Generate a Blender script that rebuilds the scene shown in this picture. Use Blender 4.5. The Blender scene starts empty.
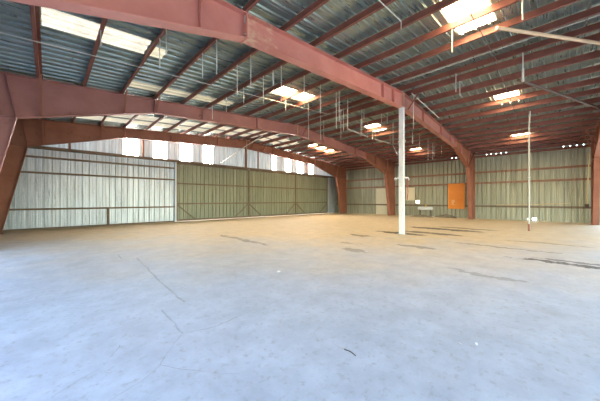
import bpy, math, random
from mathutils import Vector
random.seed(7)
S = bpy.context.scene
COL = S.collection

# ------------------------------------------------------------------ geometry of the place
XR = 11.05                      # ridge line
XL, XE = -2.75, 24.75           # left and right walls
YF, YB = -8.0, 18.8             # front and back walls
FR_Y = {'D': -1.55, 'A': 4.85, 'B': 11.5, 'C': 17.25}
def zt(x): return 6.17 - 0.078 * abs(x - XR)      # top of the rafters
PH = 0.20                                          # purlin depth
RIB = 0.038
def zs(x): return zt(x) + PH + 0.010 + RIB               # underside of the roof sheet

# ------------------------------------------------------------------ helpers
class MB:
    def __init__(self): self.v = []; self.f = []; self.sm = False
    def add(self, vs, fs):
        n = len(self.v); self.v += [tuple(p) for p in vs]; self.f += [tuple(i + n for i in q) for q in fs]; return self
    def box(self, x0, y0, z0, x1, y1, z1):
        return self.add([(x0,y0,z0),(x1,y0,z0),(x1,y1,z0),(x0,y1,z0),(x0,y0,z1),(x1,y0,z1),(x1,y1,z1),(x0,y1,z1)],
            [(0,3,2,1),(4,5,6,7),(0,1,5,4),(1,2,6,5),(2,3,7,6),(3,0,4,7)])
    def prism(self, poly, ax, a0, a1):
        # poly: 2D outline; ax: axis of extrusion ('x': (y,z), 'y': (x,z), 'z': (x,y))
        def p3(p, a): return {'x': (a,p[0],p[1]), 'y': (p[0],a,p[1]), 'z': (p[0],p[1],a)}[ax]
        n = len(poly)
        vs = [p3(p,a0) for p in poly] + [p3(p,a1) for p in poly]
        fs = [tuple(range(n-1,-1,-1)), tuple(range(n,2*n))] + [(i,(i+1)%n,n+(i+1)%n,n+i) for i in range(n)]
        return self.add(vs, fs)
    def bar(self, p0, p1, w, h, up=(0,0,1)):
        p0, p1 = Vector(p0), Vector(p1); d = (p1-p0).normalized(); u = Vector(up)
        if abs(d.dot(u)) > .98: u = Vector((0,1,0))
        s = d.cross(u).normalized(); u = s.cross(d).normalized()
        q = [(-w/2,-h/2),(w/2,-h/2),(w/2,h/2),(-w/2,h/2)]
        vs = [p0+s*a+u*b for a,b in q] + [p1+s*a+u*b for a,b in q]
        return self.add(vs, [(0,1,2,3),(7,6,5,4),(0,4,5,1),(1,5,6,2),(2,6,7,3),(3,7,4,0)])
    def angle(self, p0, p1, w, t=.008, up=(0,0,1)):      # L section
        p0, p1 = Vector(p0), Vector(p1); d = (p1-p0).normalized(); u = Vector(up)
        if abs(d.dot(u)) > .98: u = Vector((0,1,0))
        s = d.cross(u).normalized(); u = s.cross(d).normalized()
        q = [(0,0),(w,0),(w,t),(t,t),(t,w),(0,w)]
        vs = [p0+s*a+u*b for a,b in q] + [p1+s*a+u*b for a,b in q]
        fs = [(5,4,3,2,1,0),(6,7,8,9,10,11)] + [(i,(i+1)%6,6+(i+1)%6,6+i) for i in range(6)]
        return self.add(vs, fs)
    def tube(self, pts, r, n=8, caps=True):
        pts = [Vector(p) for p in pts]; rings = []
        rs = r if isinstance(r, (list,tuple)) else [r]*len(pts)
        for i, p in enumerate(pts):
            d = (pts[min(i+1,len(pts)-1)] - pts[max(i-1,0)]).normalized()
            u = Vector((0,0,1)) if abs(d.z) < .9 else Vector((1,0,0))
            s = d.cross(u).normalized(); u = s.cross(d).normalized()
            rings.append([p + (s*math.cos(2*math.pi*k/n) + u*math.sin(2*math.pi*k/n))*rs[i] for k in range(n)])
        vs = [v for R in rings for v in R]; fs = []
        for i in range(len(rings)-1):
            for k in range(n):
                a, b = i*n+k, i*n+(k+1)%n; fs.append((a,b,b+n,a+n))
        if caps: fs += [tuple(range(n-1,-1,-1)), tuple(range(len(vs)-n, len(vs)))]
        self.sm = True
        return self.add(vs, fs)
    def ring(self, c, R, r, n=28, m=8, sz=1.0):
        vs = []; fs = []
        for i in range(n):
            a = 2*math.pi*i/n
            for k in range(m):
                b = 2*math.pi*k/m; q = R + r*math.cos(b)
                vs.append((c[0]+q*math.cos(a), c[1]+q*math.sin(a), c[2]+r*sz*math.sin(b)))
        for i in range(n):
            for k in range(m):
                fs.append((i*m+k, ((i+1)%n)*m+k, ((i+1)%n)*m+(k+1)%m, i*m+(k+1)%m))
        self.sm = True
        return self.add(vs, fs)
    def build(self, name, mat, parent=None, org=None, bevel=0):
        if org is None: org = parent.location if parent is not None and parent.parent is None else (0,0,0)
        if parent is not None and parent.parent is not None: org = parent['_o']
        org = Vector(org)
        me = bpy.data.meshes.new(name)
        me.from_pydata([tuple(Vector(p)-org) for p in self.v], [], self.f); me.update()
        me.materials.append(mat)
        if self.sm:
            for p in me.polygons: p.use_smooth = True
            try: me.set_sharp_from_angle(angle=math.radians(40))
            except Exception: pass
        import bmesh
        bm = bmesh.new(); bm.from_mesh(me); bmesh.ops.recalc_face_normals(bm, faces=bm.faces[:]); bm.to_mesh(me); bm.free()
        o = bpy.data.objects.new(name, me); COL.objects.link(o)
        if parent is not None: o.parent = parent
        else: o.location = org
        o['_o'] = tuple(org)
        if bevel:
            b = o.modifiers.new('bevel','BEVEL'); b.width = bevel; b.segments = 2; b.limit_method = 'ANGLE'
        return o
def tag(o, label=None, cat=None, group=None, kind=None):
    if label: o['label'] = label
    if cat: o['category'] = cat
    if group: o['group'] = group
    if kind: o['kind'] = kind
    return o
def thing(name, loc, label, cat, group=None):
    o = bpy.data.objects.new(name, None); COL.objects.link(o); o.location = loc; o.empty_display_size = .1
    return tag(o, label, cat, group)

# ------------------------------------------------------------------ materials
def mat(name): 
    m = bpy.data.materials.new(name); m.use_nodes = True
    nt = m.node_tree; b = nt.nodes['Principled BSDF']
    return m, nt, b
def N(nt, t, **k):
    n = nt.nodes.new(t)
    for a, v in k.items(): setattr(n, a, v)
    return n
def coords(nt, scale=(1,1,1), loc=(0,0,0)):
    g = N(nt,'ShaderNodeNewGeometry'); mp = N(nt,'ShaderNodeMapping')
    mp.inputs['Scale'].default_value = scale; mp.inputs['Location'].default_value = loc
    nt.links.new(g.outputs['Position'], mp.inputs['Vector']); return mp.outputs[0]
def noise(nt, vec, s, d=4, r=.55, dist=0):
    n = N(nt,'ShaderNodeTexNoise'); n.inputs['Scale'].default_value = s; n.inputs['Detail'].default_value = d
    n.inputs['Roughness'].default_value = r; n.inputs['Distortion'].default_value = dist
    nt.links.new(vec, n.inputs['Vector']); return n.outputs['Fac']
def ramp(nt, fac, stops):
    r = N(nt,'ShaderNodeValToRGB'); e = r.color_ramp.elements
    while len(e) < len(stops): e.new(.5)
    for q, (p, c) in zip(e, stops):
        q.position = p; q.color = (c,c,c,1) if not isinstance(c,(tuple,list)) else (*c,1)
    nt.links.new(fac, r.inputs[0]); return r.outputs[0]
def mix(nt, fac, a, b, mode='MIX'):
    m = N(nt,'ShaderNodeMix', data_type='RGBA', blend_type=mode)
    for s, v in ((m.inputs[0],fac),(m.inputs[6],a),(m.inputs[7],b)):
        if hasattr(v,'links') or hasattr(v,'is_linked'): nt.links.new(v, s)
        else: s.default_value = v if not isinstance(v,(tuple,list)) else (*v,1)
    return m.outputs[2]
def math_(nt, op, a, b=0.0, c=None, clamp=False):
    m = N(nt,'ShaderNodeMath', operation=op); m.use_clamp = clamp
    for i, v in enumerate((a,b,c)):
        if v is None: continue
        if hasattr(v,'is_linked'): nt.links.new(v, m.inputs[i])
        else: m.inputs[i].default_value = v
    return m.outputs[0]
def paint(name, c1, c2, c3, s=2.0, rough=.55, amt=.6, metal=0.0, spec=.4):
    m, nt, b = mat(name); v = coords(nt)
    f = noise(nt, v, s, 6, .6); g = noise(nt, coords(nt,loc=(5,3,1)), s*3.1, 5, .65)
    base = mix(nt, ramp(nt, f, [(.35,0.0),(.65,1.0)]), c1, c2)
    col = mix(nt, ramp(nt, g, [(amt,0.0),(amt+.12,1.0)]), base, c3)
    nt.links.new(col, b.inputs['Base Color'])
    b.inputs['Roughness'].default_value = rough; b.inputs['Metallic'].default_value = metal
    b.inputs['Specular IOR Level'].default_value = spec
    return m
def plain(name, c, rough=.6, metal=0.0):
    m, nt, b = mat(name)
    v = coords(nt); f = noise(nt, v, 9, 4)
    col = mix(nt, f, tuple(x*.86 for x in c), tuple(min(1,x*1.1) for x in c))
    nt.links.new(col, b.inputs['Base Color'])
    b.inputs['Roughness'].default_value = rough; b.inputs['Metallic'].default_value = metal
    return m
def sheet(name, c1, c2, dirt, metal, rough, stretch, s=1.2, speck=0.0, dirt_lo=.55):
    m, nt, b = mat(name)
    v = coords(nt, stretch)
    f = noise(nt, v, s, 6, .65); g = noise(nt, coords(nt, stretch, (3,7,2)), s*2.3, 6, .7)
    col = mix(nt, ramp(nt, f, [(.3,0.0),(.7,1.0)]), c1, c2)
    col = mix(nt, ramp(nt, g, [(dirt_lo,0.0),(dirt_lo+.2,.8)]), col, dirt)
    if stretch[2] < 1:
        sk_ = noise(nt, coords(nt, (1,1,.04), (1,5,0)), 6.5, 4, .75)
        col = mix(nt, ramp(nt, sk_, [(.38,.42),(.56,0.0)]), col, dirt)
    if speck:
        sp = noise(nt, coords(nt), 26, 3, .7)
        col = mix(nt, math_(nt,'MULTIPLY', ramp(nt, sp, [(.55,0.0),(.7,1.0)]), speck), col, (.85,.88,.86))
    nt.links.new(col, b.inputs['Base Color'])
    b.inputs['Metallic'].default_value = metal
    rr = ramp(nt, g, [(.3, rough-.08),(.7, rough+.12)]); nt.links.new(rr, b.inputs['Roughness'])
    return m
M = {}
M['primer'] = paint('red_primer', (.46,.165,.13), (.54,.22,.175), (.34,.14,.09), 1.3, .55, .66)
M['primer_bare'] = paint('worn_primer', (.52,.27,.19), (.60,.42,.30), (.40,.21,.10), 2.6, .6, .56)
def patched():
    m = M['primer'].copy(); m.name = 'peeling_primer'; nt = m.node_tree; b = nt.nodes['Principled BSDF']
    old = b.inputs['Base Color'].links[0].from_socket
    sx = N(nt,'ShaderNodeSeparateXYZ'); g = N(nt,'ShaderNodeNewGeometry'); nt.links.new(g.outputs['Position'], sx.inputs[0])
    e = math_(nt,'MULTIPLY_ADD', sx.outputs[0], -.20, 1.03)
    e = math_(nt,'ADD', e, noise(nt, coords(nt,(1,1,2)), 3.0, 6, .7))
    tan = mix(nt, noise(nt, coords(nt), 7, 5, .7), (.62,.34,.20), (.58,.47,.33))
    nt.links.new(mix(nt, ramp(nt, e, [(.80,0.0),(.92,.75)]), old, tan), b.inputs['Base Color'])
    return m
M['peel'] = patched()
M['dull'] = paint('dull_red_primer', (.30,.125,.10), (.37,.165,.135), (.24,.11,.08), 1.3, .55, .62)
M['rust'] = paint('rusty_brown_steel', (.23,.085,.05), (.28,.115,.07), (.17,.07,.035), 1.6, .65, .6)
M['purlin'] = paint('red_oxide_purlin', (.17,.058,.042), (.225,.085,.06), (.12,.05,.035), 2.2, .55, .6)
M['girt2'] = paint('dark_olive_brown_rail', (.15,.115,.08), (.19,.145,.10), (.10,.08,.05), 2.5, .65, .6)
M['girt'] = paint('brown_girt', (.25,.13,.085), (.30,.17,.11), (.17,.09,.06), 2.5, .65, .6)
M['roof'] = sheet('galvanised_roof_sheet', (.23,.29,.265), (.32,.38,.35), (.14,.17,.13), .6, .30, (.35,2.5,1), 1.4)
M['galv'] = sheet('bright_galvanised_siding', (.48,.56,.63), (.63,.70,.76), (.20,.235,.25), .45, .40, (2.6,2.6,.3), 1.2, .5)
M['wall'] = sheet('weathered_galvanised_siding', (.31,.32,.24), (.42,.43,.33), (.14,.13,.08), .25, .5, (2.4,2.4,.3), 1.1, 0, .6)
M['door'] = sheet('olive_door_sheet', (.25,.285,.205), (.325,.35,.265), (.14,.155,.105), .2, .5, (2.4,2.4,.3), 1.1)
M['pale'] = plain('pale_painted_sheet', (.66,.64,.48), .6)
M['white'] = plain('white_paint', (.60,.63,.64), .45)
M['whitepipe'] = plain('dull_white_pipe', (.42,.42,.37), .5)
M['rod'] = plain('galvanised_rod', (.62,.64,.58), .5, .2)
M['conduit'] = plain('light_conduit', (.56,.56,.50), .45, .2)
M['tan'] = plain('tan_pipe', (.58,.42,.26), .5)
M['dark'] = plain('dark_steel', (.08,.05,.04), .6)
M['orange'] = paint('orange_board', (.62,.20,.02), (.68,.25,.035), (.55,.17,.02), 1.1, .5, .68)
M['orange2'] = plain('faded_orange', (.68,.36,.14), .6)
M['red'] = plain('red_rubber', (.38,.06,.05), .5)
M['brass'] = plain('brass_bracket', (.55,.40,.12), .4, .6)
M['jamb'] = plain('daylight_painted_strip', (.70,.80,.90), .4)
M['bolt'] = plain('bolt_steel', (.35,.33,.30), .4, .7)
M['dirt'] = paint('dirt_and_rubbish', (.16,.13,.09), (.24,.20,.13), (.34,.30,.22), 5, .9, .6)
M['paper'] = plain('paper', (.85,.85,.83), .8)
M['rope'] = plain('yellow_rope', (.60,.50,.26), .8)
M['ground'] = paint('yard_gravel', (.52,.47,.38), (.60,.55,.45), (.46,.42,.34), .8, .9, .6)

def lit_panel(name, col, strength, line_axis=1, pitch=.076, speck=0.0, amp=.10):
    # daylight through corrugated fibreglass, and the added window glow strips
    m, nt, b = mat(name); g = N(nt,'ShaderNodeNewGeometry'); sx = N(nt,'ShaderNodeSeparateXYZ')
    nt.links.new(g.outputs['Position'], sx.inputs[0])
    w = math_(nt,'SINE', math_(nt,'MULTIPLY', sx.outputs[line_axis], 2*math.pi/pitch))
    k = math_(nt,'MULTIPLY_ADD', w, amp, 1-amp)
    d = ramp(nt, noise(nt, coords(nt), 3.2, 5, .7), [(.32,.55),(.6,1.0)])
    if speck: d = math_(nt,'MULTIPLY', d, ramp(nt, noise(nt, coords(nt,(1,1.6,1)), 26, 4, .85), [(.42,speck),(.54,1.0)]))
    st = math_(nt,'MULTIPLY', math_(nt,'MULTIPLY', k, d), strength)
    b.inputs['Base Color'].default_value = (.7,.68,.55,1); b.inputs['Roughness'].default_value = .5
    b.inputs['Emission Color'].default_value = (*col,1)
    nt.links.new(st, b.inputs['Emission Strength'])
    return m
M['sky_panel'] = lit_panel('daylit_yellowed_fibreglass', (1.0,.75,.43), 30.0, speck=.012)
M['sky_left'] = lit_panel('daylit_speckled_fibreglass', (1.0,.90,.70), .62, speck=.30, amp=.22, pitch=.1525)
M['window_glow_pale'] = lit_panel('added_window_glow_pale', (1.0,.95,.80), .27, amp=.3, pitch=.305)  # added glow for window light falling on the far bay's roof sheets
M['window_glow_dim'] = lit_panel('added_window_glow_yellow', (1.0,.88,.55), .14, amp=.48, pitch=.1525)  # glowing patch added for window light reaching past the middle frame
M['sky_dim'] = lit_panel('daylit_dirty_fibreglass', (1.0,.90,.60), .30)
M['win'] = lit_panel('daylit_clerestory_pane', (1.0,.98,.94), 30.0, 0)

def floor_mat():
    m, nt, b = mat('dusty_warm_tinted_concrete'); L = nt.links
    pos = coords(nt); sx = N(nt,'ShaderNodeSeparateXYZ'); L.new(pos, sx.inputs[0]); X, Y = sx.outputs[0], sx.outputs[1]
    n1 = noise(nt, pos, .45, 6, .6); n2 = noise(nt, pos, 2.2, 7, .7); n3 = noise(nt, coords(nt,(1,1,1),(9,2,0)), 12, 5, .75)
    con = mix(nt, ramp(nt, n2, [(.36,0.0),(.64,1.0)]), (.42,.465,.54), (.54,.59,.67))
    con = mix(nt, ramp(nt, n3, [(.34,.7),(.46,0.0)]), con, (.36,.37,.385))
    # dust: tan dirt and painted warm light toward the two far walls
    q = math_(nt,'ADD', math_(nt,'MULTIPLY', X, .072), math_(nt,'MULTIPLY', Y, .060))
    q = math_(nt,'ADD', q, math_(nt,'MULTIPLY_ADD', n1, .75, -.375))
    q = math_(nt,'ADD', q, math_(nt,'MULTIPLY_ADD', n2, .20, -.10))
    dust_warmth = ramp(nt, q, [(.36,0.0),(.72,.5),(1.05,1.0)])
    dcol = mix(nt, ramp(nt, n2, [(.35,0.0),(.65,1.0)]), (.56,.43,.25), (.68,.55,.36))
    col = mix(nt, dust_warmth, con, dcol)
    sc_ = noise(nt, coords(nt,(1,.5,1),(2,8,0)), 1.1, 7, .72)
    col = mix(nt, ramp(nt, sc_, [(.34,.22),(.46,0.0)]), col, (.30,.29,.28))
    # oil and tyre stains, long along Y
    tot = None
    sn = N(nt,'ShaderNodeTexNoise'); sn.inputs['Scale'].default_value = 1.6; sn.inputs['Detail'].default_value = 6; sn.inputs['Roughness'].default_value = .65; L.new(pos, sn.inputs['Vector'])
    sv = N(nt,'ShaderNodeVectorMath', operation='MULTIPLY_ADD'); L.new(sn.outputs['Color'], sv.inputs[0]); sv.inputs[1].default_value = (1.1,2.2,0); L.new(pos, sv.inputs[2])
    sw = N(nt,'ShaderNodeVectorMath', operation='SUBTRACT'); L.new(sv.outputs[0], sw.inputs[0]); sw.inputs[1].default_value = (.55,1.1,0)
    sy = N(nt,'ShaderNodeSeparateXYZ'); L.new(sw.outputs[0], sy.inputs[0]); XS, YS = sy.outputs[0], sy.outputs[1]
    for (cx, cy, lx, ly, a) in [(11.3,5.0,.35,1.3,.9),(12.3,4.0,.35,1.5,.8),(14.4,4.2,.5,1.9,.9),(15.6,3.4,.4,1.6,.6),(8.65,-.1,.14,1.1,.9),(9.0,-.4,.12,1.0,.7),
                                (9.4,6.0,.25,.5,.7),(8.4,3.2,.2,.55,.5),(6.2,1.0,.12,.8,.35),(10.2,1.2,.15,1.4,.5),(5.2,8.4,.16,2.0,.5),(12.2,.4,.15,1.2,.45),(6.5,4.2,.2,.5,.45),(7.4,5.1,.15,.4,.5)]:
        dx = math_(nt,'DIVIDE', math_(nt,'SUBTRACT', XS, cx), lx); dy = math_(nt,'DIVIDE', math_(nt,'SUBTRACT', YS, cy), ly)
        r2 = math_(nt,'ADD', math_(nt,'MULTIPLY',dx,dx), math_(nt,'MULTIPLY',dy,dy))
        e = math_(nt,'MULTIPLY', math_(nt,'MULTIPLY', math_(nt,'SUBTRACT', 1.0, r2, clamp=True), 2.2, clamp=True), a)
        tot = e if tot is None else math_(nt,'MAXIMUM', tot, e)
    ns = noise(nt, coords(nt,(3.0,.8,1)), 1.8, 6, .7)
    st = math_(nt,'MULTIPLY', tot, ramp(nt, ns, [(.24,0.0),(.44,1.0)]))
    col = mix(nt, st, col, (.085,.065,.045))
    # sawn joint and wandering cracks
    wn = N(nt,'ShaderNodeTexNoise'); wn.inputs['Scale'].default_value = 3.0; wn.inputs['Detail'].default_value = 5; L.new(pos, wn.inputs['Vector'])
    wv = N(nt,'ShaderNodeVectorMath', operation='MULTIPLY_ADD'); L.new(wn.outputs['Color'], wv.inputs[0]); wv.inputs[1].default_value = (.09,.09,0); L.new(pos, wv.inputs[2])
    wv2 = N(nt,'ShaderNodeVectorMath', operation='SUBTRACT'); L.new(wv.outputs[0], wv2.inputs[0]); wv2.inputs[1].default_value = (.045,.045,0)
    CR = [([(1.34,8.44),(1.32,7.79)],1.3),([(1.62,7.66),(1.46,5.18),(1.41,3.87)],1.5),([(1.1,3.8),(1.07,2.98)],1.0),([(1.06,2.96),(.91,2.81),(.72,2.54),(.6,2.46),(.32,2.35)],.45),
          ([(1.06,2.96),(1.41,2.87),(1.92,2.9),(2.6,2.97)],.5),([(.71,2.56),(.86,2.33),(1.03,2.1),(1.17,1.93)],.4),([(.52,3.19),(.36,2.88),(.01,2.71)],.4),([(5.07,7.79),(3.37,7.2),(2.64,6.81)],1.3)]
    ck = None
    for pl, wd in CR:
        for (ax,ay),(bx,by) in zip(pl, pl[1:]):
            l2 = (bx-ax)**2+(by-ay)**2
            s1 = N(nt,'ShaderNodeVectorMath', operation='SUBTRACT'); L.new(wv2.outputs[0], s1.inputs[0]); s1.inputs[1].default_value = (ax,ay,0)
            dt = N(nt,'ShaderNodeVectorMath', operation='DOT_PRODUCT'); L.new(s1.outputs[0], dt.inputs[0]); dt.inputs[1].default_value = ((bx-ax)/l2,(by-ay)/l2,0)
            h = math_(nt,'ADD', dt.outputs['Value'], 0.0, clamp=True)
            sc = N(nt,'ShaderNodeVectorMath', operation='SCALE'); sc.inputs[0].default_value = (bx-ax,by-ay,0); L.new(h, sc.inputs['Scale'])
            ds = N(nt,'ShaderNodeVectorMath', operation='DISTANCE'); L.new(s1.outputs[0], ds.inputs[0]); L.new(sc.outputs[0], ds.inputs[1])
            e = math_(nt,'MULTIPLY_ADD', ds.outputs['Value'], -1/(.011*wd), 1.35, clamp=True)
            ck = e if ck is None else math_(nt,'MAXIMUM', ck, e)
    ck = math_(nt,'MULTIPLY', ck, ramp(nt, noise(nt, coords(nt,(1,1,1),(4,4,0)), 1.7, 3), [(.38,.35),(.55,1.0)]))
    col = mix(nt, math_(nt,'MULTIPLY', ck, .6), col, (.24,.25,.26))
    L.new(col, b.inputs['Base Color'])
    L.new(ramp(nt, n2, [(.3,.55),(.7,.8)]), b.inputs['Roughness']); b.inputs['Specular IOR Level'].default_value = .3
    bp = N(nt,'ShaderNodeBump'); bp.inputs['Strength'].default_value = .25; bp.inputs['Distance'].default_value = .01
    L.new(math_(nt,'SUBTRACT', n3, math_(nt,'MULTIPLY', ck, 2.0)), bp.inputs['Height']); L.new(bp.outputs[0], b.inputs['Normal'])
    return m
M['floor'] = floor_mat()

# ------------------------------------------------------------------ the setting
def structure(o, label, cat): return tag(o, label, cat, None, 'structure')
structure(MB().box(XL-.05, YF-.05, -.15, XE+.05, YB+.05, 0).build('floor', M['floor']), 'wide cracked concrete slab with tan dirt and painted warm light toward the far walls', 'floor')
structure(MB().box(-90, -90, -.35, 120, 110, -.16).build('ground', M['ground']), 'sunlit yard outside the building', 'ground')

PITCH = .305
def profile(u0, u1, pitch=PITCH, depth=.075, roof=False):
    pts = []; d2 = depth*.25
    shape = ((0,0),(.05,0),(.066,depth),(.092,depth),(.108,0),(.180,0),(.188,d2),(.204,d2),(.212,0)) if roof else ((0,0),(.03,0),(.040,depth),(.120,depth),(.130,0),(.195,0),(.201,.016),(.229,.016),(.235,0))
    k = math.floor(u0/pitch)
    while k*pitch < u1:
        a = k*pitch
        for du, h in shape:
            if u0 < a+du < u1: pts.append((a+du, h))
        k += 1
    return [(u0,0)] + pts + [(u1,0)]
def prof_at(pts, u):
    for (a,ha),(b,hb) in zip(pts, pts[1:]):
        if a <= u <= b: return ha + (hb-ha)*(u-a)/max(1e-9,b-a)
    return 0
def siding(u0, u1, z0, top, place, holes=()):
    # corrugated sheet running along u with holes (ua, ub, za, zb); place(u, h, z) gives the point
    pts = profile(u0, u1); us = dict(pts)
    for h in holes:
        for u in h[:2]:
            if u0 < u < u1: us[u] = prof_at(pts, u)
    us = sorted(us.items()); zb = sorted({z for h in holes for z in h[2:]})
    mb = MB(); nz = len(zb)+2
    for u, h in us:
        t = top(u)
        for z in [z0] + zb + [t]: mb.v.append(place(u, h, min(z, t)))
    for i in range(len(us)-1):
        um = (us[i][0]+us[i+1][0])/2
        zl = [z0] + zb + [top(um)]
        for j in range(nz-1):
            zm = (zl[j]+zl[j+1])/2
            if zl[j+1]-zl[j] < 1e-4: continue
            if any(a < um < b and c < zm < d for a,b,c,d in holes): continue
            mb.f.append((i*nz+j, (i+1)*nz+j, (i+1)*nz+j+1, i*nz+j+1))
    return mb
ORD = ['first','second','third','fourth','fifth','sixth','seventh','eighth','ninth','tenth','eleventh','twelfth','thirteenth']
SKY = []; G, g2 = M['sky_panel'], M['sky_dim']
SKY.append((-.12,1.93,7.55,8.35,M['sky_left'],'long bright skylight at the upper left above the bright back wall'))
SKY.append((2.04,2.40,7.75,8.38,g2,'dim square end of fibreglass beside the long upper left skylight'))
SKY.append((6.65,8.78,7.78,8.55,G,'bright skylight left of the ridge, between the two big frames'))
SKY.append((13.95,15.45,7.78,8.6,G,'bright skylight just left of the white post, seen behind the big frame'))
SKY.append((20.65,21.9,7.75,8.5,G,'low skylight just right of the white post near the right wall'))
SKY.append((6.40,8.30,1.15,1.98,G,'large bright skylight at the top right, nearest the camera'))
SKY.append((13.75,15.35,1.22,2.07,G,'bright skylight above the thin floor pole, upper of the two'))
SKY.append((20.6,21.9,1.25,2.10,G,'lower skylight above the thin floor pole, nearest the right wall'))
SKY.append((15.5,18.2,14.0,14.8,G,'skylight in the far bay toward the right, before the farthest frame'))
SKY.append((2.1,6.15,10.5,11.2,M['window_glow_dim'],'added dim yellowish strip glowing as window light, before the middle frame at the left'))
for k, (ya, yb) in enumerate(((12.15,13.05),(13.35,13.95),(14.95,15.85),(16.1,16.85))):
    SKY.append((.6,14.6 if k != 1 else 12,ya,yb,M['window_glow_pale'],'added pale strip glowing as window light, %s behind the middle frame' % ORD[k]))
SKY2 = []
for a in SKY:                    # no panel crosses the ridge
    if a[0] < XR < a[1]: SKY2 += [(a[0],XR-.12)+a[2:5]+(a[5]+', left of the ridge',), (XR+.12,)+a[1:5]+(a[5]+', right of the ridge',)]
    else: SKY2.append(a)
SKY = SKY2
# roof: two slopes of ribbed sheet, ribs running down the slope, open where the skylights sit
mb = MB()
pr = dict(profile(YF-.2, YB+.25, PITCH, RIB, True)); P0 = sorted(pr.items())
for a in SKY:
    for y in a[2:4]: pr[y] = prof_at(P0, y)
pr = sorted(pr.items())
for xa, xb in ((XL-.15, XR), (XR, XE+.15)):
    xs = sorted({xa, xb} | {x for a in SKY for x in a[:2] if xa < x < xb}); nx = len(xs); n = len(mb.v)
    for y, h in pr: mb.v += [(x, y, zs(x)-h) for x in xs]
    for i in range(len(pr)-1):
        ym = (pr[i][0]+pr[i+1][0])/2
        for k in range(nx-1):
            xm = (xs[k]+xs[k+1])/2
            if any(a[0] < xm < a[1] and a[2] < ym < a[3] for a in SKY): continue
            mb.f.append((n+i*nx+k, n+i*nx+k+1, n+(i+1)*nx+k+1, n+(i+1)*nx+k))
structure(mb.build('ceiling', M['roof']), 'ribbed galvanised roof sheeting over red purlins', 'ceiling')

# right wall, with small daylight gaps under the eave and two holes
eave_gaps = []
for c in (-1.15,-.85,-.55,-.24, 2.80,3.11,3.41,3.72,4.02, 6.16,6.46):
    eave_gaps.append((c, c+.055, 5.09, 5.135))
rholes = eave_gaps + [(-7.6,-1.95,-.01,4.3),(9.20,9.52,1.20,1.45), (1.12,1.36,.06,.22), (1.50,1.60,.06,.18)]  # the large hole is an unseen doorway added to light the right roof slope
structure(siding(YF, YB, 0, lambda u: zs(XE)-.005, lambda u,h,z: (XE+h,u,z), rholes).build('wall_right', M['wall']),
          'long weathered galvanised wall with brown girts on the right', 'wall')
# back wall: galvanised siding, clerestory openings, doorway
DX0, DX1 = 6.30, 22.85; ZH = 4.17
WIN = [(3.24,4.04),(4.89,5.75),(6.60,7.37),(8.26,8.57),(8.73,9.05),(14.84,15.32),(16.45,17.24),(18.07,18.95),(19.78,20.49)]
bholes = [(XL-1, XE+1, ZH+.06, 9),(6.29, DX1, -.01, ZH)] + [(a,b,ZH+.12,zt((a+b)/2)-.05) for a,b in WIN]
structure(siding(XL, XE, 0, lambda u: zs(u)-.005, lambda u,h,z: (u,YB+h,z), bholes).build('wall_back', M['galv']),
          'back wall of bright galvanised siding behind the sliding doors', 'wall')
def clere():
    m, nt, b = mat('pale_translucent_siding'); v = coords(nt,(1,1,.05))
    f = noise(nt, v, 5, 4, .7)
    nt.links.new(mix(nt, ramp(nt, f, [(.35,0.0),(.6,1.0)]), (.40,.46,.47), (.62,.68,.68)), b.inputs['Base Color'])
    b.inputs['Roughness'].default_value = .45
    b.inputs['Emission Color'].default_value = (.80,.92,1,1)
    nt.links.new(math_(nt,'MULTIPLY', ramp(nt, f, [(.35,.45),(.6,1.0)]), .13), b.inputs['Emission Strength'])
    return m
structure(siding(XL, XE, ZH+.06, lambda u: zs(u)-.005, lambda u,h,z: (u,YB+h*.8,z), [(a,b,ZH+.12,zt((a+b)/2)-.05) for a,b in WIN]).build('window_10', clere()),
          'band of pale translucent corrugated sheet around the bright clerestory panes', 'window')
for i, (a, b) in enumerate(WIN):
    z1 = zt((a+b)/2)-.05; z0 = ZH+.12
    w = MB().box(a+.005, YB+.012, z0, b-.005, YB+.022, z1).build('window_%d' % (i+1), M['win'])
    side = ['first','second','third','fourth','fifth','sixth','seventh','eighth','ninth'][i]
    structure(w, '%s bright clerestory pane from the left above the back wall doors' % side, 'window')
    fr = MB(); t = .03
    fr.box(a-t, YB-.03, z0-t, a+.004, YB+.0, z1+t).box(b-.004, YB-.03, z0-t, b+t, YB+.0, z1+t)
    fr.box(a+.004, YB-.03, z0-t, b-.004, YB+.0, z0).box(a+.004, YB-.03, z1, b-.004, YB+.0, z1+t)
    fr.build('window_frame', M['girt'], w)
# left wall (behind the camera's left): a strip of siding above wide open bays
lh = [(5.15,11.2,-.01,2.0),(-1.25,4.55,-.01,3.3),(-7.6,-1.85,-.01,4.3)]
structure(siding(YF, YB, 0, lambda u: zs(XL)-.005, lambda u,h,z: (XL-h,u,z), lh).build('wall_left', M['galv']), 'left wall with wide open bays beside the camera', 'wall')
structure(siding(XL, XE, 0, lambda u: zs(u)-.005, lambda u,h,z: (u,YF-h,z), [(1.0,21.0,-.01,4.3)]).build('wall_front', M['wall']), 'front wall with a wide open doorway behind the camera', 'wall')

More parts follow.
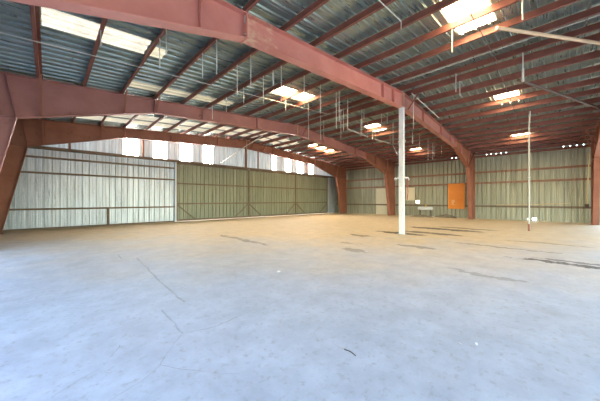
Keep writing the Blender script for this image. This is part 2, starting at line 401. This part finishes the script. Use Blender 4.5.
# sliding doors in the back wall
names = [('door_1',6.33,12.232,'left olive sliding door leaf, beside the bright daylight gap'),
         ('door_2',12.24,17.802,'middle olive sliding door leaf of the back wall'),
         ('door_3',17.81,22.85,'right olive sliding door leaf, nearest the right wall')]
for nm, a, b, lab in names:
    y = YB-.06
    d = siding(a, b, .012, lambda u: ZH-.05, lambda u,h,z: (u,y+h*.7,z)).build(nm, M['door'], None, (a,y,0)); structure(d, lab, 'door')
    for z, t in ((1.24,.05),(2.66,.05)):
        MB().box(a+.03, y-.06, z-t, b-.03, y-.001, z+t).build('rail', M['girt2'], d, (a,y,0))
    MB().box(a+.03, y-.06, .012, b-.03, y-.001, .15).build('bottom_rail', M['girt2'], d, (a,y,0))
    MB().box(a+.03, y-.06, ZH-.15, b-.03, y-.001, ZH-.06).build('top_rail', M['girt2'], d, (a,y,0))
    for xa in (a, b-.07):
        MB().box(xa, y-.06, .15, xa+.07, y-.001, ZH-.15).build('stile', M['girt2'], d, (a,y,0))
    MB().bar((a+.07,y-.04,1.15),(a+1.25,y-.04,.15),.06,.06).build('diagonal_brace', M['girt2'], d, (a,y,0))
    MB().bar((b-.07,y-.04,1.15),(b-1.25,y-.04,.15),.06,.06).build('diagonal_brace', M['girt2'], d, (a,y,0))
hb = MB().box(XL+.05, YB-.22, ZH-.05, XE-.35, YB-.035, ZH+.10).build('header_beam', M['girt2'], None, (XL,YB,ZH))
tag(hb, 'long brown header beam carrying the sliding door track across the back wall', 'beam')
for x, w, lab in ((.80,.10,'short brown wall post above the header at the far left of the back wall'),
             (4.30,.09,'short brown post between the first two clerestory panes'),
             (11.95,.16,'thick brown post in the middle of the clerestory below the ridge'),
             (13.20,.07,'thin brown post right of the thick one in the middle of the clerestory'),
             (19.35,.10,'short brown post between the last two clerestory panes')):
    tag(MB().box(x-w/2, YB-.16, ZH+.10, x+w/2, YB-.04, zt(x)-.02).build('wall_post', M['girt'], None, (x,YB-.1,ZH+.1)), lab, 'post', 'posts above the back wall header')
# full post at the edge of the doorway, painted bright for a strip of daylight
tag(MB().box(6.20,YB-.20,0,6.30,YB-.04,ZH-.05).build('door_jamb', M['jamb'], None, (6.1,YB-.1,0)), 'jamb post painted as a bright daylight strip, left of the gap beside the olive doors', 'post')
tag(MB().box(2.45,YB-.16,0,2.55,YB-.04,.98).build('wall_post', M['girt2'], None, (2.5,YB-.1,0)), 'short dark post under the lowest girt of the bright back wall', 'post')
for z, nm in ((3.70,'top'),(2.90,'middle'),(1.03,'lowest')):
    tag(MB().box(-2.3,YB-.16,z-.045,6.20,YB-.035,z+.045).build('wall_girt', M['girt2'], None, (-2.3,YB,z)), '%s brown girt on the bright galvanised left part of the back wall' % nm, 'girt', 'back wall girts')
tag(MB().box(-2.3,YB-.1,0.0,6.20,YB-.035,.07).build('base_angle', M['girt2'], None, (-2.3,YB,0)), 'dark base strip along the bottom of the bright back wall', 'strip')

# ------------------------------------------------------------------ portal frames
PX = [XR-.36-1.09*i for i in range(13)][::-1] + [XR+.36+1.09*i for i in range(13)]
ZK = 3.97
def rb(x):   # underside of the rafter
    k = [(-.70,ZK),(3.05,5.02),(XR,5.55),(19.05,5.02),(22.6,ZK)]
    for (a,za),(b,zb_) in zip(k,k[1:]):
        if a <= x <= b: return za+(zb_-za)*(x-a)/(b-a)
def frame(y, label, braces, steel, inner, bolts=False, stiff=()):
    t = thing('portal_frame', (XR,y,0), label, 'frame', 'rigid roof frames')
    FW, FT, WT = .125, .016, .007
    def plate(p, q, mb):   # flange plate along a line in the XZ plane, on the inner side of the web edge
        p = Vector((p[0],0,p[1])); q = Vector((q[0],0,q[1])); d = (q-p).normalized(); n = Vector((d.z,0,-d.x))*FT/2
        vs = []
        for e in (p,q):
            for s in (-1,1):
                for m_ in (-1,1): vs.append((e.x+n.x*m_, y+FW*s, e.z+n.z*m_))
        mb.add(vs, [(0,1,3,2),(4,6,7,5),(0,4,5,1),(2,3,7,6),(0,2,6,4),(1,5,7,3)])
    def member(name, poly, flanges, m):
        mb = MB().prism(poly, 'y', y-WT, y+WT)
        for p, q in flanges: plate(p, q, mb)
        return mb.build(name, m, t)
    for sgn in (-1, 1):
        K = (-.70,22.6)[sgn>0]; IB = (-1.5,23.45)[sgn>0]; OB = (-2.4,24.4)[sgn>0]; SP = (3.05,19.05)[sgn>0]
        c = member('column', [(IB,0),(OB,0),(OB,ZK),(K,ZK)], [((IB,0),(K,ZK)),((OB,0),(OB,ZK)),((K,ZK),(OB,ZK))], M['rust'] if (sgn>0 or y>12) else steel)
        MB().box(min(IB,OB)-.05,y-.17,0,max(IB,OB)+.05,y+.17,.02).build('base_plate', M['rust'], t)
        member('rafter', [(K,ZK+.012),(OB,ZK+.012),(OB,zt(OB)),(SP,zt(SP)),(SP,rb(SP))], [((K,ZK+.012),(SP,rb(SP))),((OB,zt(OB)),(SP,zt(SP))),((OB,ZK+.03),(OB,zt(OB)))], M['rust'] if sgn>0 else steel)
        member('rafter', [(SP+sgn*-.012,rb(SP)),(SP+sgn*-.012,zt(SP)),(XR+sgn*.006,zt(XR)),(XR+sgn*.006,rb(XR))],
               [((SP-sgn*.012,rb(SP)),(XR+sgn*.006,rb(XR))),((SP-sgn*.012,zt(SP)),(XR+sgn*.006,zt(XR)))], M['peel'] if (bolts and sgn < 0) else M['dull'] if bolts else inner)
        # splice end plate
        sp = MB().box(SP-.014,y-.13,rb(SP)-.03,SP+.014,y+.13,zt(SP)+.0).build('splice_plate', M['primer'], t)
        if bolts and sgn < 0:
            for zz in (rb(SP)+.07,zt(SP)-.07,zt(SP)-.115,zt(SP)-.16,zt(SP)-.205):
                MB().tube([(SP-.05,y-.085,zz),(SP-.014,y-.085,zz)], .014, 6).build('bolt', M['bolt'], sp)
        # knee stiffener
        MB().prism([(K-.006,ZK+.02),(K+.006,ZK+.02),(K+sgn*.22+.006,zt(K)-.012),(K+sgn*.22-.006,zt(K)-.012)],'y',y-.11,y+.11).build('stiffener', steel, t)
    MB().box(XR-.006,y-.12,rb(XR)-.02,XR+.006,y+.12,zt(XR)).build('ridge_plate', M['primer_bare'], t)
    for x in stiff:
        MB().box(x-.006,y-.11,rb(x)+.012,x+.006,y-.01,zt(x)-.012).build('stiffener', steel if (x<3 or x>19) else inner, t)
    for x, s in braces:
        zb0 = rb(x); 
        MB().angle((x,y+s*.55,zt(x)+.0),(x,y+s*.10,zb0+.03),.06,.008,(1,0,0)).build('flange_brace', M['rust'], t)
    return t
pl = PX
near = lambda x: min(PX, key=lambda p: abs(p-x))
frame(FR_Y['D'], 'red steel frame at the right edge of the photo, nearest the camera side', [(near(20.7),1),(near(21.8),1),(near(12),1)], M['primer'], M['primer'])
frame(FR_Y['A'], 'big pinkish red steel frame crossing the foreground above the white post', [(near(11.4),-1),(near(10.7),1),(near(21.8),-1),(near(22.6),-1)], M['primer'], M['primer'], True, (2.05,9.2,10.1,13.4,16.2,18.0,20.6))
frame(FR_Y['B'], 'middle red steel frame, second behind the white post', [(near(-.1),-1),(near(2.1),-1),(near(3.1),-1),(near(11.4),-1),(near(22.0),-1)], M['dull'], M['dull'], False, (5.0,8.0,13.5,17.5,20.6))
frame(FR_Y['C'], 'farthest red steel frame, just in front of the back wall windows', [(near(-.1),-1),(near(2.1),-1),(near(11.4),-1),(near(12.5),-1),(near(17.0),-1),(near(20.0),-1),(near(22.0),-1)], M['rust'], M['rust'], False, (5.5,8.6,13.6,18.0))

# ------------------------------------------------------------------ purlins, girts
for i, x in enumerate(PX):
    left = x < XR; k = 12-i if left else i-13
    z = zt(x); d = 1 if left else -1
    T = .007; F = .065
    # Z section: lower flange one way, upper flange the other
    poly = [(0,0),(-F*d,0),(-F*d,T),(-T*d,T),(-T*d,PH-T),(-T*d,PH),(F*d,PH),(F*d,PH-T),(0,PH-T)]
    poly = [(x+a, z+.009+b-.002) for a,b in poly]
    mb = MB().prism(poly, 'y', YF+.1, YB-.05)
    tag(mb.build('roof_purlin', M['purlin'], None, (x,YF+.1,z)), '%s red roof purlin from the ridge on the %s roof slope' % (ORD[k], 'left' if left else 'right'), 'purlin', 'red roof purlins')
bays = [(FR_Y['D'],FR_Y['A'],'in the wide bay right of the orange board'),(FR_Y['A'],FR_Y['B'],'in the bay with the orange board'),(FR_Y['B'],FR_Y['C'],'in the bay with the tall pale sheet'),(FR_Y['C'],YB-.04,'in the corner beside the back wall')]
for a, b, lab in bays:
    for z, nm in ((3.72,'top'),(2.87,'middle'),(1.03,'lowest')):
        g = .012
        poly = [(XE-.17,z-.04),(XE-.17,z+.05),(XE-.16,z+.05),(XE-.16,z-.03),(XE-.02,z-.03),(XE-.02,z-.09),(XE-.03,z-.09),(XE-.03,z-.04)]
        tag(MB().prism(poly,'y',a+g,b-g).build('wall_girt', M['girt'] if z>2 else M['girt2'], None, (XE-.1,a,z)), '%s brown girt on the right wall %s' % (nm, lab), 'girt', 'right wall girts')
tag(MB().box(XE-.20,YF+.1,zt(XE)-.20,XE-.004,YB-.05,zt(XE)-.06).build('eave_strut', M['purlin'], None, (XE,YF,zt(XE))), 'dark red eave beam along the top of the right wall', 'beam')

# ------------------------------------------------------------------ skylights
def skylight(x0, x1, y0, y1, m, lab):
    # corrugated fibreglass, or an added glow strip, in the opening of the roof sheet, same ribs as the steel
    mb = MB(); pr = profile(y0, y1, PITCH, RIB, True); P0 = profile(YF-.2, YB+.25, PITCH, RIB, True)
    pr[0] = (y0, prof_at(P0, y0)); pr[-1] = (y1, prof_at(P0, y1))
    for y, h in pr: mb.v += [(x0, y, zs(x0)-h), (x1, y, zs(x1)-h)]
    for i in range(len(pr)-1): mb.f.append((2*i, 2*i+1, 2*i+3, 2*i+2))
    tag(mb.build('skylight_panel', m, None, (x0,y0,zs(x0))), lab, 'skylight', 'translucent roof panels')
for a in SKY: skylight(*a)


# ------------------------------------------------------------------ post, poles, pipes
px, py = XR, FR_Y['A']
t = thing('support_post', (px,py,0), 'square white steel post standing under the ridge of the big frame', 'post')
w = .095
MB().box(px-w,py-w,.015,px+w,py+w,rb(XR)-.025).build('shaft', M['white'], t, None, .006)
MB().box(px-.17,py-.17,0,px+.17,py+.17,.015).build('base_plate', M['whitepipe'], t)
MB().box(px-.13,py-.13,rb(XR)-.025,px+.13,py+.13,rb(XR)-.009).build('cap_plate', M['whitepipe'], t)
cl = MB().ring((px,py,2.47),.255,.03,30,8,1.0)
for a in range(4):
    ca, sa = (1,0,-1,0)[a], (0,1,0,-1)[a]
    cl.bar((px+ca*.096,py+sa*.096,2.47),(px+ca*.25,py+sa*.25,2.47),.025,.025)
cl.build('collar', M['white'], t)
for s in (-1,1):
    dx, dy = .7127*s*.28, -.7015*s*.28
    MB().tube([(px+dx*.86,py+dy*.86,2.45),(px+dx*1.05,py+dy*1.05,2.42),(px+dx*1.1,py+dy*1.1,2.36)], [.04,.05,.025], 8).build('hook', M['white'], t)
MB().ring((px,py,4.08),.155,.012,24,6,1.6).build('band', M['rod'], t)
lp = MB().box(px-w-.006,py-.045,1.92,px-w-.0005,py+.045,2.05).build('sign_plate', M['paper'], t)
mk = MB().box(px-w-.009,py-.025,1.95,px-w-.006,py-.018,2.02).box(px-w-.009,py+.018,1.95,px-w-.006,py+.025,2.02).box(px-w-.009,py-.025,1.945,px-w-.006,py+.025,1.955)
mk.build('sign_mark', M['red'], lp)
q = Vector((px+.10,py-.215,0))
tag(MB().tube([q+Vector((0,.02,2.455)),q+Vector((.01,-.01,2.36)),q+Vector((0,0,2.1)),q+Vector((.015,-.01,1.85)),q+Vector((0,.01,1.60)),q+Vector((-.01,.0,1.50))],[.015,.022,.02,.024,.022,.012],8)
    .build('red_hose', M['red'], None, (q.x,q.y,1.5)), 'thin red hose hanging from the collar of the white post', 'hose')

t = thing('floor_pole', (16.55,1.02,0), 'thin white pipe rising from the floor to the roof near the right wall', 'pole')
zr = zt(16.4)
MB().tube([(16.55,1.02,.34),(16.55,1.02,5.15),(16.53,1.0,5.3),(16.42,.98,5.72),(16.42,.98,5.755)],.034,10).build('pipe', M['whitepipe'], t)
MB().tube([(16.55,1.02,0),(16.55,1.02,.34)],.042,10).build('sleeve', M['rust'], t)
MB().ring((16.55,1.02,2.6),.045,.014,16,6).build('clamp', M['rod'], t)

def pipe(name, pts, r, m, lab, cat): return tag(MB().tube(pts, r, 8).build(name, m, None, pts[0]), lab, cat)
pipe('conduit', [(XL+.1,8.75,zt(XL)-.006),(4,8.75,zt(4)-.006),(XR-.2,8.75,zt(XR-.2)-.006)], .013, M['conduit'], 'long pale conduit across the left roof slope between the two big frames', 'conduit')
pipe('conduit', [(9.67,-1.4,zt(9.67)-.005),(9.67,4.7,zt(9.67)-.005)], .012, M['conduit'], 'thin pale conduit under the purlins at the upper right', 'conduit')
pipe('conduit', [(11.12,4.45,6.09),(12.5,4.45,5.99),(14.7,4.45,5.83)], .02, M['conduit'], 'short pale conduit sloping down to the right from the top of the white post', 'conduit')
pipe('sag_rod', [(4.2,1.45,zt(4.2)-.004),(7.5,1.45,zt(7.5)-.004),(XR-.2,1.45,zt(XR-.2)-.004)], .012, M['dark'], 'dark rod crossing under the large skylight at the top right', 'rod')
pipe('sag_rod', [(XR+.2,1.5,zt(XR+.2)-.004),(13.7,1.5,zt(13.7)-.004),(22.6,1.5,zt(22.6)-.004)], .012, M['dark'], 'dark rod crossing the right roof slope above the thin floor pole', 'rod')
pipe('brace_pipe', [(8.15,1.12,5.90),(11.9,-1.42,5.88)], .045, M['tan'], 'tan brace pipe running to the right edge below the large skylight', 'pipe')
pipe('brace_pipe', [(12.46,1.07,5.98),(17.6,-1.30,5.60)], .045, M['dark'], 'dark brace pipe running to the right edge above the thin floor pole', 'pipe')
pipe('brace_pipe', [(9.45,18.55,4.30),(10.3,16.4,5.40),(10.9,14.9,6.1)], .03, M['conduit'], 'pale diagonal pipe leaning past the farthest frame in front of the clerestory', 'pipe')
pipe('conduit', [(3.3,2.65,zt(3.3)-.005),(5.9,2.65,zt(5.9)-.005),(6.0,2.65,zt(6.0)-.02),(6.0,2.65,5.58)], .012, M['conduit'], 'thin pale conduit with a bent down end at the top right of the big frame', 'conduit')
pipe('rope', [(24.44,-1.34,4.5),(24.47,-1.33,4.0),(24.55,-1.30,3.0),(24.50,-1.27,2.1),(24.52,-1.25,1.22)], .03, M['rope'], 'yellowish rope hanging beside the column at the right edge', 'rope')

# hanging rods: (x, y, bottom z)
RODS = [(2.02,6.38,4.88),(2.02,6.87,4.73),(3.11,6.92,4.87),(3.11,6.08,4.68),(4.2,6.93,4.71),(4.2,6.19,4.73),(5.29,7.07,4.79),(5.29,6.54,5.23),(5.29,6.13,4.58),(5.29,8.3,5.12),
 (5.29,9.62,5.14),(5.29,10.87,5.11),(6.38,6.19,4.71),(7.47,7.03,4.74),(7.47,8.39,5.39),(7.47,6.39,4.79),(8.0,6.47,4.46),(8.56,6.32,4.71),(10.69,7.68,4.97),(10.69,7.84,4.59),(10.69,9.21,4.81),
 (11.41,9.65,5.05),(10.69,10.12,4.97),(9.65,6.66,4.75),(11.41,7.1,4.89),(11.41,6.98,5.61),(12.5,6.59,5.56),(12.5,6.27,5.45),(12.5,7.84,5.08),(14.68,8.33,5.32),(11.41,4.5,4.65),
 (14.68,6.31,4.65),(15.77,6.27,4.93),(16.86,6.26,4.81),(17.95,6.12,4.15),(19.04,6.18,4.3),(20.13,6.44,4.67),(20.13,5.94,4.8),
 (7.47,1.93,5.29),(7.47,.56,5.44),(10.69,.8,5.23),(10.69,2.66,5.47),(11.41,2.72,5.56),(.93,7.4,5.2),(1.3,7.37,5.04)]
cnt = {}
for x, y, zb in RODS:
    x = near(x)+.0; z1 = zt(x)+.006
    i = PX.index(x); left = x < XR; k = 12-i if left else i-13
    cnt.setdefault(x, []).append((x, y, zb, z1, k, left))
for x, L in cnt.items():
    for sub in (True, False):
        Ls = sorted([r for r in L if (r[1] > FR_Y['A']) == sub], key=lambda r: r[1])
        for j, (x, y, zb, z1, k, left) in enumerate(Ls):
            pos = 'only' if len(Ls) == 1 else ('nearest' if j == 0 else 'farthest' if j == len(Ls)-1 else ORD[j]+' nearest')
            lab = '%s hanging rod on the %s %s purlin from the ridge, %s the big frame' % (pos, ORD[k], 'left' if left else 'right', 'behind' if sub else 'before')
            fat = (zb == 5.23 or zb == 4.93)
            dxy = .012 if left else -.012
            X0 = x - .035*(1 if left else -1)
            mb = MB().tube([(X0,y,z1),(X0,y,zb)], .014, 6)
            if fat: mb.tube([(X0,y,zb+.42),(X0,y,zb)], .03, 8)
            tag(mb.build('hanging_rod', M['rod'], None, (X0,y,z1)), lab, 'rod', 'rods hanging from the roof')
# remains of light fittings hanging near the white post
def strip(p, q, lab):
    t = thing('light_fitting', p, lab, 'light', 'bare light fittings')
    MB().bar(p, q, .07, .05).build('channel', M['whitepipe'], t)
    for e in (p, q):
        zz = zt(near(e[0]))
        MB().tube([(e[0],e[1],e[2]+.025),(e[0],e[1],zt(e[0])+.0)], .008, 5).build('hanger', M['rod'], t)
strip((11.1,7.75,5.21),(13.1,7.75,5.15),'pale bare light fitting hanging left of the white post')
strip((14.6,8.1,5.30),(16.0,7.8,5.22),'pale bare light fitting hanging just left of the white post, farther away')
pipe('broken_rod', [(near(13.68)+.035,6.47,zt(near(13.68))+.006),(near(13.68)+.035,6.47,4.52),(near(13.68)+.30,6.35,4.05)], [.012,.012,.028], M['rod'], 'bent rod hanging with a broken lower end just left of the white post', 'rod')

# ------------------------------------------------------------------ things on and by the right wall
XW = XE-.168
t = thing('orange_board', (XW,6.08,.75), 'bright orange board door hung on the right wall beside the column', 'board')
MB().box(XW-.06,5.47,.75,XW-.002,6.72,2.90).build('board', M['orange'], t, None, .008)
MB().box(XW-.064,6.20,1.08,XW-.06,6.45,1.52).build('patch', M['orange2'], t)
MB().tube([(XW-.10,6.22,1.22),(XW-.06,6.22,1.22)],.035,12).build('knob', M['dark'], t)
tag(MB().box(XE-.018,12.40,.0,XE-.004,13.62,.985).box(XE-.018,12.40,1.085,XE-.004,13.62,2.72).build('pale_sheet', M['pale'], None, (XE,13,.05)), 'tall pale sheet on the right wall left of the middle frame column', 'sheet')
tag(MB().box(XE-.018,9.60,1.46,XE-.004,10.45,2.70).build('pale_sheet', M['pale'], None, (XE,10,1.46)), 'pale square sheet on the right wall just right of the white post', 'sheet')
t = thing('white_tank', (XE-.60,8.45,0), 'white cylindrical tank lying on legs against the right wall', 'tank')
MB().tube([(XE-.6,7.80,.74),(XE-.6,7.83,.74),(XE-.6,7.90,.74),(XE-.6,9.0,.74),(XE-.6,9.07,.74),(XE-.6,9.10,.74)],[.04,.10,.155,.155,.10,.04],16).build('shell', M['white'], t)
for y in (8.0,8.9):
    for s in (-.11,.11): MB().bar((XE-.6+s,y,.64),(XE-.6+s*1.3,y,0),.04,.04).build('leg', M['dark'], t)
def lump(name, cx, cy, rx, ry, h, m, lab, cat, seed):
    r = random.Random(seed); n, k = 18, 6; vs = []; fs = []
    for j in range(k):
        f = j/(k-1)
        for i in range(n):
            a = 2*math.pi*i/n; q = (1-f)*(1+.25*math.sin(a*3+seed)+.15*r.random())
            vs.append((cx+rx*q*math.cos(a), cy+ry*q*math.sin(a), h*(1-(1-f)**2)*(.35+.95*r.random()) if j else 0))
    for j in range(k-1):
        for i in range(n): fs.append((j*n+i, j*n+(i+1)%n, (j+1)*n+(i+1)%n, (j+1)*n+i))
    fs.append(tuple(range(n-1,-1,-1)))
    mb = MB(); mb.add(vs, fs)
    return tag(mb.build(name, m, None, (cx,cy,0)), lab, cat)
lump('rubbish_heap', XE-.62,6.7,.34,.8,.28,M['dirt'],'low dark heap of rubbish against the wall left of the orange board','rubbish',3)
lump('rubbish_heap', XE-1.5,8.5,.28,.9,.20,M['dirt'],'low dark heap of rubbish in front of the white tank','rubbish',5)
tag(MB().box(XE-.62,8.35,.91,XE-.60,8.45,1.12).box(XE-.66,8.3,.895,XE-.56,8.5,.915).build('valve', M['brass'], None, (XE-.6,8.4,.9)), 'small yellowish valve on top of the white tank', 'valve')
pipe('wall_pipe', [(XE-.2,3.4,1.12),(XE-.2,1.5,1.16),(XE-.2,-.5,1.30)], .025, M['tan'], 'tan pipe resting along the lowest girt behind the thin floor pole', 'pipe')
tag(MB().box(XE-.23,4.95+.45,2.05,XE-.175,5.40+.02,2.20).build('switch_box', M['white'], None, (XE-.2,5.4,2.05)), 'tiny white box on the wall beside the orange board', 'box')
tag(MB().box(24.44,-1.34,1.0,24.578,-1.16,1.24).build('junction_box', M['dark'], None, (24.5,-1.25,1.0)), 'dark box at the lower end of the yellowish rope', 'box')
def scrap(x, y, s, rot, lab):
    c, q = math.cos(rot), math.sin(rot); P = [(-s,-s*.6,.0),(s,-s*.5,.004),(s*.9,s*.6,.012),(-s*.8,s*.5,.006)]
    vs = [(x+a*c-b*q, y+a*q+b*c, z+.001) for a,b,z in P] + [(x+a*c-b*q, y+a*q+b*c, z+.005) for a,b,z in P]
    tag(MB().add(vs, [(3,2,1,0),(4,5,6,7),(0,1,5,4),(1,2,6,5),(2,3,7,6),(3,0,4,7)]).build('paper_scrap', M['paper'], None, (x,y,0)), lab, 'paper', 'scraps on the floor')
scrap(3.42,4.11,.045,.3,'white paper scrap lying on the middle of the floor')
scrap(3.05,.72,.016,1.0,'left one of two tiny white scraps on the floor at the lower right')
scrap(3.16,.60,.018,.2,'right one of two tiny white scraps on the floor at the lower right')
tag(MB().tube([(2.11,1.51,.004),(2.12,1.44,.005),(2.10,1.37,.004)],.004,6).build('twig', M['dark'], None, (2.1,1.44,0)), 'tiny dark twig on the floor in the lower middle', 'twig')

# ------------------------------------------------------------------ light
W = bpy.data.worlds.new('sky'); S.world = W; W.use_nodes = True; nt = W.node_tree
bg = nt.nodes['Background']
sk = N(nt,'ShaderNodeTexSky'); sk.sky_type = 'NISHITA'; sk.sun_disc = False
sk.sun_elevation = math.radians(55); sk.sun_rotation = math.radians(60); sk.air_density = 1.3; sk.dust_density = .6
nt.links.new(sk.outputs[0], bg.inputs[0]); bg.inputs[1].default_value = .9
sun = bpy.data.lights.new('sun','SUN'); sun.energy = 9; sun.angle = math.radians(.6); sun.color = (1,.93,.82)
so = bpy.data.objects.new('sun', sun); COL.objects.link(so)
so.rotation_euler = Vector((-.45,-.35,-.82)).to_track_quat('-Z','Y').to_euler(); so.location = (30,30,40)
def portal(loc, rot, sx, sy):
    l = bpy.data.lights.new('sky_portal','AREA'); l.shape = 'RECTANGLE'; l.size = sx; l.size_y = sy; l.cycles.is_portal = True
    o = bpy.data.objects.new('sky_portal', l); COL.objects.link(o); o.location = loc; o.rotation_euler = rot
for a, b in ((-1.25,4.55),(5.15,11.2),(-7.6,-1.85)):
    portal((XL-.06,(a+b)/2,2.15),(0,-math.pi/2,0),4.3,b-a)
portal((XE+.12,-4.78,2.15),(0,math.pi/2,0),4.3,5.65)
portal((11,YF-.06,2.15),(math.pi/2,0,0),20,4.3)

# ------------------------------------------------------------------ camera
cam = bpy.data.cameras.new('camera'); co = bpy.data.objects.new('camera', cam); COL.objects.link(co)
cam.sensor_width = 36; cam.lens = 255/600*36; cam.clip_end = 500; cam.clip_start = .05
cam.shift_y = -.5/600
co.location = (0,0,1.5); co.rotation_euler = (math.pi/2, 0, .7933-math.pi/2)
S.camera = co
for o in COL.objects:
    if '_o' in o: del o['_o']
vs = S.view_settings; S.display_settings.display_device = 'sRGB'
vs.view_transform = 'Standard'; vs.look = 'None'; vs.gamma = 1; vs.use_curve_mapping = False; vs.exposure = 1.36
S.cycles.max_bounces = 10; S.cycles.diffuse_bounces = 6; S.cycles.caustics_reflective = False; S.cycles.caustics_refractive = False
S.cycles.sample_clamp_indirect = 6
S.cycles.use_denoising = True
